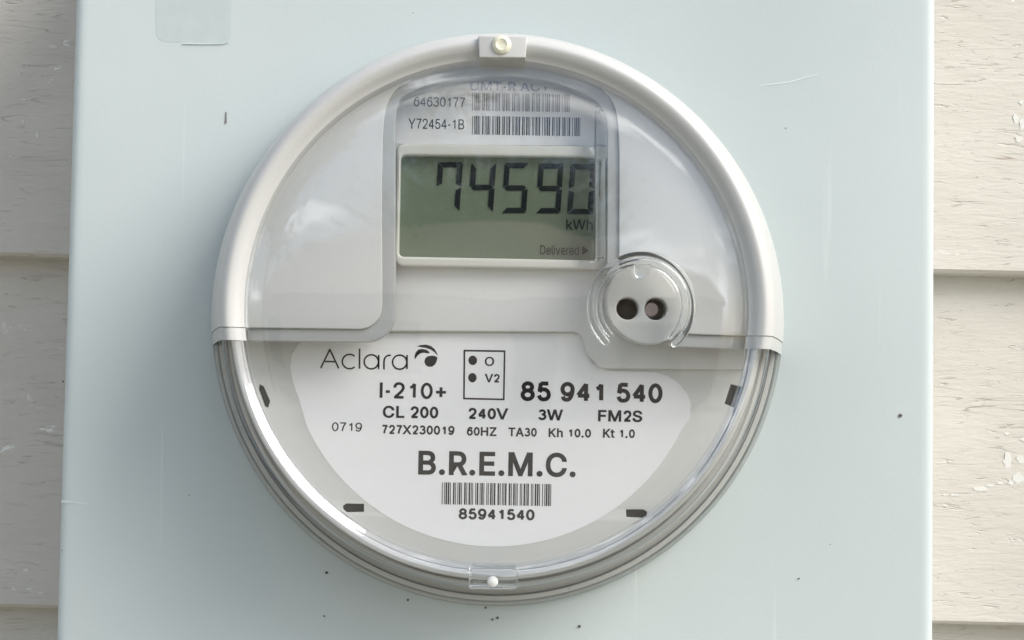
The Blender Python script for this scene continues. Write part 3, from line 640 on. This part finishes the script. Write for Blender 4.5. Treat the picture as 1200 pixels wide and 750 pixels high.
def pen(ch, w):
    """quads of a figure drawn with pen width w, in glyph units"""
    f, paths = FIGS[ch]; out = []; wide = 330 + (w - 56) * .55
    if ch == '-': wide = 190 + (w - 56) * .3
    if ch == 'I': wide = w
    span = max(wide - w, 0); X = (lambda u: 24 + w / 2 + u * span)
    for pth in paths:
        pts = [Vector((X(u), w / 2 + v_ * (509 - w))) for u, v_ in pth]
        closed_ = (pts[0] - pts[-1]).length < 1
        Ls, Rs = [], []
        for i, p_ in enumerate(pts):
            a_ = pts[i - 1] if i else (pts[-2] if closed_ else pts[0]); b_ = pts[i + 1] if i < len(pts) - 1 else (pts[1] if closed_ else pts[-1])
            t_ = (b_ - a_).normalized(); n_ = Vector((-t_.y, t_.x)) * w / 2
            Ls.append(p_ + n_); Rs.append(p_ - n_)
        for i in range(len(pts) - 1): out.append([tuple(Ls[i]), tuple(Ls[i + 1]), tuple(Rs[i + 1]), tuple(Rs[i])])
    out = [[(x, min(max(y, 0), 509)) for x, y in q] for q in out]
    return out, wide + 58 - (w - 56) * .25
def area(c): return sum(c[i - 1][0] * c[i][1] - c[i][0] * c[i - 1][1] for i in range(len(c))) / 2
def inside(pt, c):
    x, y = pt; r_ = False
    for i in range(len(c)):
        (x1, y1), (x2, y2) = c[i - 1], c[i]
        if (y1 > y) != (y2 > y) and x < (x2 - x1) * (y - y1) / (y2 - y1) + x1: r_ = not r_
    return r_
_fills = {}
def glyph_fill(ch):
    """triangles of one glyph: every solid contour with the holes that lie in it"""
    if ch in _fills: return _fills[ch]
    cs = GLYPHS[ch][1]; big_ = max(cs, key=lambda c: abs(area(c))); sg = area(big_) > 0
    tris = []
    for c in cs:
        if (area(c) > 0) != sg: continue
        holes = [h for h in cs if (area(h) > 0) != sg and inside(h[0], c)]
        cu = bpy.data.curves.new('tmp', 'CURVE'); cu.dimensions = '2D'; cu.fill_mode = 'BOTH'
        for lp_ in [c] + holes:
            sp = cu.splines.new('POLY'); sp.points.add(len(lp_) - 1)
            for i, (x, z) in enumerate(lp_): sp.points[i].co = (x, z, 0, 1)
            sp.use_cyclic_u = True
        me = curve_to_mesh(cu, 'tmp')
        tris += [[tuple(me.vertices[k].co[:2]) for k in p_.vertices] for p_ in me.polygons]
        bpy.data.meshes.remove(me)
    _fills[ch] = tris
    return tris
SLOPE = math.tan(ROLL)
def printed(name, txt, x0, x1, ytop, ybase, d, mat, parent, bold=0.0, spacing=0.0):
    """text fitted between photo pixels: x0..x1 wide, capitals from ytop to ybase (measured at its middle)"""
    faces = []; cur = 0.0
    for ch in txt:
        if ch == ' ': cur += SPACE * (1 + bold / 60) + spacing; continue
        if ch in FIGS:
            quads, adv = pen(ch, 56 + bold * 2.1)
            for k_, q in enumerate(quads): faces.append(([(x + cur, y * (509 + 2 * bold) / 509 - bold) for x, y in q], k_ % 4))
            cur += adv + spacing; continue
        adv, cs = GLYPHS[ch]
        for t_ in glyph_fill(ch): faces.append(([(x + cur, y) for x, y in t_], 0))
        if bold:
            lay = 0
            for c in cs:
                n = len(c)
                for i in range(n):
                    p_, q_ = Vector(c[i]), Vector(c[(i + 1) % n]); t_ = (q_ - p_)
                    if t_.length < 1e-3: continue
                    t_.normalize(); nn = Vector((-t_.y, t_.x)) * bold
                    pp = (p_ - Vector(c[i - 1])); qq = (Vector(c[(i + 2) % n]) - q_)
                    e0 = bold if pp.length > 0 and abs(pp.normalized().cross(t_)) > 0.6 else bold * 0.15
                    e1 = bold if qq.length > 0 and abs(qq.normalized().cross(t_)) > 0.6 else bold * 0.15
                    a_, b_ = p_ - t_ * e0, q_ + t_ * e1; lay = 1 + (lay % 3)
                    faces.append(([(v_.x + cur, v_.y) for v_ in (a_ - nn, b_ - nn, b_ + nn, a_ + nn)], lay))
        cur += adv + spacing + bold * 1.2
    allx = [v_[0] for f_, _ in faces for v_ in f_]; a, b = min(allx), max(allx)
    lo_, hi_ = -bold, 509 + bold
    xm = (x0 + x1) / 2
    L = at(x0, ybase - SLOPE * (xm - x0), d); Rr = at(x1, ybase + SLOPE * (x1 - xm), d); T = at(xm, ytop, d); Bm = at(xm, ybase, d)
    sx = (Rr[0] - L[0]) / (b - a); sz = (T[1] - Bm[1]) / (hi_ - lo_)
    bm = bmesh.new()
    for f_, lay in faces:
        bm.faces.new([bm.verts.new((L[0] + (x - a) * sx, -d - lay * 2e-6, Bm[1] + (y - lo_) * sz)) for x, y in f_])
    return meshobj(name, bm, mat, parent, False)
def poly_print(name, polys, d, mat, parent):
    bm = bmesh.new()
    for pl_ in polys:
        f = bm.faces.new([bm.verts.new((x, -d, z)) for x, z in px_loop(pl_, d)])
    bmesh.ops.triangulate(bm, faces=bm.faces[:])
    return meshobj(name, bm, mat, parent, False)
C39 = {'0': '101001101101', '1': '110100101011', '2': '101100101011', '3': '110110010101', '4': '101001101011', '5': '110100110101',
       '6': '101100110101', '7': '101001011011', '8': '110100101101', '9': '101100101101', 'Y': '110010101101', '-': '100101011011', 'B': '101101001011', '*': '100101101101'}
def barcode(name, code, x0, x1, y0, y1, d, mat, parent):
    bits = '000'.join(C39[c_] for c_ in '*' + code + '*'); n = len(bits)
    polys = []; i = 0; xm = (x0 + x1) / 2
    while i < n:
        if bits[i] == '1':
            j = i
            while j < n and bits[j] == '1': j += 1
            a = x0 + (x1 - x0) * i / n; b = x0 + (x1 - x0) * j / n
            s = SLOPE * ((a + b) / 2 - xm)
            polys.append([(a, y0 + s), (b, y0 + s), (b - 0.35, y1 + s), (a - 0.35, y1 + s)]); i = j
        else: i += 1
    return poly_print(name, polys, d, mat, parent)

# --- big white label
DL = DP + 0.00012
lab = []
lab += [(376, 390.5), (672, 390.5)]
lab += [(681, 393), (684.5, 400), (687, 412), (693, 423.5), (703, 431), (716, 434.5), (740, 435.5), (768, 436.5), (783, 441), (796, 450), (805, 461), (809.5, 473), (808.5, 490)]
def labarc(a): return (580 + 243 * math.cos(R(a)), 397.5 + 243 * math.sin(R(a)))
lab += [labarc(a) for a in range(26, 158, 3)]
lab += [(351, 470), (343, 447), (340, 430), (342, 416), (349, 404), (361, 394)]
label = slab('rating_label', [px_loop(lab, DL)], DL, DP - 0.0003, M_paper, meter, 0.0)
DI = DL + 0.00006
P = lambda *a, **k: printed('printed_text', *a, **{'parent': label, 'mat': M_ink, 'd': DI, **k})
# thin maker's name drawn with round-ended strokes
def strokes(name, paths, wpx, d, mat, parent):
    bm = bmesh.new()
    for pth in paths:
        pts = [Vector(p_) for p_ in pth]; Ls, Rs = [], []
        for i, p_ in enumerate(pts):
            t = (pts[min(i + 1, len(pts) - 1)] - pts[max(i - 1, 0)]).normalized(); n = Vector((-t.y, t.x)) * wpx / 2
            Ls.append(p_ + n); Rs.append(p_ - n)
        vl = [bm.verts.new((at(q.x, q.y, d)[0], -d, at(q.x, q.y, d)[1])) for q in Ls]
        vr = [bm.verts.new((at(q.x, q.y, d)[0], -d, at(q.x, q.y, d)[1])) for q in Rs]
        for i in range(len(pts) - 1): bm.faces.new((vl[i], vl[i + 1], vr[i + 1], vr[i]))
    return meshobj(name, bm, mat, parent, False)
c1 = [(417 - 0 + 0, 0)]
A = []
A.append([(375.8, 431.5), (386.6, 409.2)]); A.append([(386.2, 409.0), (397, 431.7)]); A.append([(380.6, 423.6), (392.8, 423.9)])
A.append([(409.8 + 8.7 * math.cos(R(a)), 423.7 - 8.4 * math.sin(R(a))) for a in range(48, 313, 12)])
A.append([(421.4, 408.5), (421.3, 432)])
for cx_ in (435.2, 468.4):
    A.append([(cx_ + 8.4 * math.cos(R(a)), 424.0 + (cx_ - 435) * .012 - 8.3 * math.sin(R(a))) for a in range(0, 361, 15)])
    A.append([(cx_ + 8.6, 416), (cx_ + 8.6, 432.4)])
A.append([(450, 433), (450, 424), (450.5, 420.5), (452.2, 417.8), (455, 416.4), (458, 416.3)])
strokes('printed_name', A, 1.9, DI, M_ink, label)
# swirl mark: two crescents and a drop
cres1 = [(488.5, 405.8), (493, 404.4), (499, 403.8), (505, 405.4), (509.5, 409.3), (512.4, 414.5), (513, 416.8), (509.5, 413), (505, 409.7), (499, 407.6), (493.5, 406.8)]
cres2 = [(486, 421.5), (485.8, 417), (487.2, 412.8), (490.5, 409.6), (495, 408.9), (500, 410), (503.8, 413), (501.5, 414.2), (497, 413.2), (492.8, 414), (489.2, 416.8)]
drop = [(497.4, 424), (498.2, 420), (501, 417.6), (505.5, 416.8), (509, 417), (512.6, 418.8), (512, 422.6), (510, 427), (506.6, 429.6), (502.3, 429.9), (498.8, 427.8)]
poly_print('printed_emblem', [cres1, cres2, drop], DI, M_ink, label)
# terminal box
bx = fillet([(543.5, 410), (592, 411), (591, 468.5), (543, 467.5)], 1, 2)
bi = fillet([(545.5, 412), (590, 413), (589, 466.5), (545, 465.5)], 1, 2)
bmx = bmesh.new()
for i in range(4):
    o4 = [(543.3, 409.8), (592.3, 410.6), (591.3, 469), (542.7, 468)]; i4 = [(545.2, 411.8), (590.4, 412.6), (589.4, 467.1), (544.7, 466.1)]
    q = [o4[i], o4[(i + 1) % 4], i4[(i + 1) % 4], i4[i]]
    bmx.faces.new([bmx.verts.new((at(x, y, DI)[0], -DI, at(x, y, DI)[1])) for x, y in q])
meshobj('printed_frame', bmx, M_ink, label, False)
poly_print('printed_dot', [[(554 + 5.2 * math.cos(R(a)), 422.3 + 5.6 * math.sin(R(a))) for a in range(0, 360, 30)]], DI, M_ink, label)
poly_print('printed_dot', [[(553.6 + 5.0 * math.cos(R(a)), 442.6 + 5.6 * math.sin(R(a))) for a in range(0, 360, 30)]], DI, M_ink, label)
P('O', 568, 579, 418.2, 428.8, bold=13)
P('V2', 568, 585.4, 438.2, 448.2, bold=20)
P('I-210+', 444.8, 522.5, 448.2, 467.4, bold=13)
P('CL 200', 448.5, 513.5, 476, 490, bold=22)
P('240V', 549, 595.5, 478.2, 491.4, bold=23)
P('3W', 630.5, 659.8, 479.8, 492.6, bold=23)
P('FM2S', 700.8, 752.6, 480.8, 494.2, bold=23)
P('85 941 540', 610, 776.3, 448, 471.3, bold=22)
P('0719', 388.8, 424.2, 495, 505.6, bold=6)
P('727X230019', 448, 532.6, 498.4, 509.2, bold=23)
P('60HZ', 547, 581.8, 500.4, 510.8, bold=23)
P('TA30', 595.6, 629, 501.2, 511.6, bold=23)
P('Kh 10.0', 642.8, 692.6, 502.2, 512.6, bold=23)
P('Kt 1.0', 706.6, 744, 502.8, 513.2, bold=23)
P('B.R.E.M.C.', 490, 674.5, 529.6, 557.6, bold=22)
barcode('printed_barcode', '85941540', 518, 646, 566.2, 592, DI, M_ink, label)
P('85941540', 537.4, 626.4, 596.2, 609.3, bold=23)

# --- display module in the window
DM = 0.0372
mod = [(459, 345), (458.5, 176), (459, 140), (462, 120), (474, 106), (507, 93), (548, 86), (589, 84.5), (622, 87), (655, 93), (695, 108), (712, 126), (715.5, 147), (716, 176), (716, 345)]
lbl = catmull([(461, 168.5), (460, 140), (463, 120), (475, 107), (508, 94), (548, 87), (589, 85.5), (622, 88), (655, 94), (693, 109), (710, 127), (714, 147), (714.5, 171)], 4)
tag_label = slab('serial_label', [px_loop(lbl, DU + 0.0002)], DU + 0.0002, DU - 0.0003, M_paper, meter, 0.0)
DI2 = DU + 0.00026
Q = lambda *a, **k: printed('printed_text', *a, **{'parent': tag_label, 'mat': M_ink, 'd': DI2, **k})
Q('64630177', 484.8, 545, 113.8, 125.2, bold=2)
Q('Y72454-1B', 478.4, 544, 139.3, 151.2, bold=2)
Q('UMT-R AC1', 551, 640, 96, 106.5, bold=12, mat=M_pale)
barcode('printed_barcode', '64630177', 553.5, 668, 109.6, 130.4, DI2, M_glare_ink_scratch, tag_label)  # grey tone paints in the sky reflection washing out this code
barcode('printed_barcode', 'Y72454-1B', 553.5, 680, 136.8, 158.6, DI2, M_ink, tag_label)

strip = fillet([(699, 122), (709, 133), (712, 150), (712, 306), (697, 306), (697, 128)], [3, 5, 5, 3, 3, 3], 4)
slab('clear_window_edge', [px_loop(strip, 0.0450)], 0.0450, 0.0425, M_clear2, meter, 0.0010, 3)
DB = 0.0400
bz_o = fillet([(464.5, 168), (712, 171), (714, 316), (462.5, 311.5)], 9, 6)
bz_i = fillet([(469.5, 181.5), (704.5, 184.5), (703.5, 305), (467, 300.5)], 6, 6)
bezel = slab('display_bezel', [px_loop(bz_o, DB), px_loop(bz_i, DB)], DB, DU + 0.00005, M_bezel, meter, 0.0007, 3)
DS = 0.0369
sc_ = [(463, 176), (709, 178), (708, 309), (461, 305)]
screen = slab('lcd_screen', [px_loop(sc_, DS)], DS, DU + 0.0001, M_lcd, meter, 0.0, smooth=False)
DG = DS + 0.00025
def digit(x0, x1, y0, y1, on, lean=4.0, t=6.2):
    """seven slanted segments, pixel box of the glyph; lean = how far the top is shifted right"""
    ym = (y0 + y1) / 2; w_ = x1 - x0 - lean
    def sh(u, vv): return (x0 + u + lean * (y1 - vv) / (y1 - y0), vv)
    g = 0.7
    H = {'a': [(g, y0), (w_ - g, y0), (w_ - t, y0 + t), (t, y0 + t)],
         'g': [(g + 1, ym), (t * 0.75, ym - t / 2), (w_ - t * 0.75, ym - t / 2), (w_ - g - 1, ym), (w_ - t * 0.75, ym + t / 2), (t * 0.75, ym + t / 2)],
         'd': [(t, y1 - t), (w_ - t, y1 - t), (w_ - g, y1), (g, y1)],
         'f': [(0, y0 + g), (t, y0 + t + g), (t, ym - t / 2 - g), (0, ym - g)],
         'e': [(0, ym + g), (t, ym + t / 2 + g), (t, y1 - t - g), (0, y1 - g)],
         'b': [(w_, y0 + g), (w_ - t, y0 + t + g), (w_ - t, ym - t / 2 - g), (w_, ym - g)],
         'c': [(w_, ym + g), (w_ - t, ym + t / 2 + g), (w_ - t, y1 - t - g), (w_, y1 - g)]}
    return [[sh(u, vv) for u, vv in H[s]] for s in on]
for x0, x1, y0, y1, on in [(509.5, 542.5, 190, 247.6, 'abcf'), (548.5, 581.6, 190.6, 248.4, 'fgbc'), (587.5, 620.5, 190.8, 249.6, 'afgcd'),
                           (627.5, 660.6, 191.6, 250, 'abcdfg'), (664.5, 698.5, 192.4, 251, 'abcdef')]:
    poly_print('lcd_digit', digit(x0, x1, y0, y1, on), DG, M_seg, screen)
printed('printed_unit', 'kWh', 663.5, 694.5, 257.4, 269.2, DG, M_seg, screen, bold=4)
printed('printed_text', 'Delivered', 633, 678.4, 287.6, 298.3, DG, M_seg, screen, bold=0)
poly_print('printed_arrow', [[(682.3, 288.2), (690.4, 293.6), (682.3, 298.8)]], DG, M_seg, screen)

# --- optical port
DD = 0.0472
port = empty('optical_port', (0, 0, 0)); place(port, meter)
pcx, pcz = at(761, 353, DD)
rpx = 0.450 / F_PX
h1c = at(735.5, 361.5, DD); h2c = at(768.5, 362, DD)
disc = slab('port_disc', [circ(pcx, pcz, 51 * rpx, 96), circ(*h1c, 13.2 * rpx, 40), circ(*h2c, 13.2 * rpx, 40)], DD, 0.0370, M_plate, port, 0.0005, 3)
# dark wells behind the two holes with a metal stud in one
slab('port_well', [circ(*h1c, 14.5 * rpx, 40)], 0.0372, 0.0366, M_black, port, 0.0)
slab('port_well', [circ(*h2c, 14.5 * rpx, 40)], 0.0372, 0.0366, M_black, port, 0.0)
sc2 = at(763.5, 362.5, 0.0450)
mlathe('port_stud', [(0, 45.0), (1.75, 45.0), (2.0, 44.7), (2.0, 37.0), (0, 37.0)], M_rod, port, seg=40, centre=sc2)
lens = at(734.5, 361.5, 0.042)
mlathe('port_lens', [(0, 42), (1.6, 41.6), (2.7, 40.4), (2.9, 37.1), (0, 37.1)], M_black, port, seg=40, centre=lens)
# clear horseshoe moulding on the cover
hcx, hcz = at(752.5, 357.5, 0.056)
def horseshoe(name, r0, r1, dlo, dhi, a0, a1, mat, parent):
    bm = bmesh.new(); n = 96; rows = []
    rm = (r0 + r1) / 2; hw = (r1 - r0) / 2
    ring = [(r0, dlo), (r0 + hw * .05, dhi - hw * .35), (r0 + hw * .35, dhi - hw * .05), (r1 - hw * .35, dhi - hw * .05), (r1 - hw * .05, dhi - hw * .35), (r1, dlo)]
    caps = []
    for k in range(n + 1):
        a = R(a0 + (a1 - a0) * k / n)
        # rounded ends
        e = min(k, n - k) / n * abs(R(a1 - a0)) * rm
        f = 1.0 if e > hw else math.sqrt(max(0.0, 1 - ((hw - e) / hw) ** 2)) * 0.75 + 0.25
        rows.append([bm.verts.new((hcx + (rm + (r - rm) * f) * math.cos(a), -d, hcz + (rm + (r - rm) * f) * math.sin(a))) for r, d in ring])
    for A_, B_ in zip(rows, rows[1:]):
        for k in range(len(ring)):
            k2 = (k + 1) % len(ring); bm.faces.new((A_[k], A_[k2], B_[k2], B_[k]))
    bm.faces.new(rows[0]); bm.faces.new(rows[-1])
    return meshobj(name, bm, mat, parent, True, 60)
k56 = 0.444 / F_PX
horseshoe('clear_collar', 56 * k56, 64 * k56, 0.0515, 0.0562, -52, 231, M_clear2, port)
horseshoe('clear_collar', 47.5 * k56, 53.5 * k56, 0.0515, 0.0554, -50, 228, M_clear2, port)
nx, nz = at(752.5, 316, 0.056)
nh = [(nx + 9.5 * k56 * math.cos(R(a)), nz + 9.5 * k56 * math.sin(R(a))) for a in range(180, 361, 12)]
nh = [(nx - 9.5 * k56, nz + 7 * k56)] + nh + [(nx + 9.5 * k56, nz + 7 * k56)]
slab('clear_notch', [nh], 0.0554, 0.0518, M_clear2, port, 0.0006, 3)

# --- sealing tabs on the rim
DTb = 0.0538
tb = fillet([(560.5, 41.5), (617.5, 42.5), (616, 67.8), (561.5, 67.2)], 1.5, 3)
tab = slab('sealing_tab', [px_loop(tb, DTb)], DTb, 0.045, M_rim, meter, 0.0003, 2)
scx, scz = at(587.8, 52.6, DTb)
mlathe('seal_plug', [(0, 54.6), (1.0, 54.45), (1.6, 54.75), (2.35, 54.5), (2.7, 54.1), (2.75, 53.6), (0, 53.6)], M_wax, tab, seg=32, centre=(scx, scz))
bm = bmesh.new()
DC = 0.0515
tc = fillet([(549, 664), (606, 664.6), (608, 691), (549.5, 690.5)], [3, 6, 6, 3], 4)
tab2 = slab('clear_sealing_tab', [px_loop(tc, DC)], DC, 0.0400, M_clear2, meter, 0.0008, 3)
dx_, dz_ = at(577.4, 681.6, DC)
mlathe('seal_dot', [(0, 52.0), (1.2, 51.95), (1.5, 51.7), (1.5, 51.5), (0, 51.5)], M_dot, tab2, seg=28, centre=(dx_, dz_))
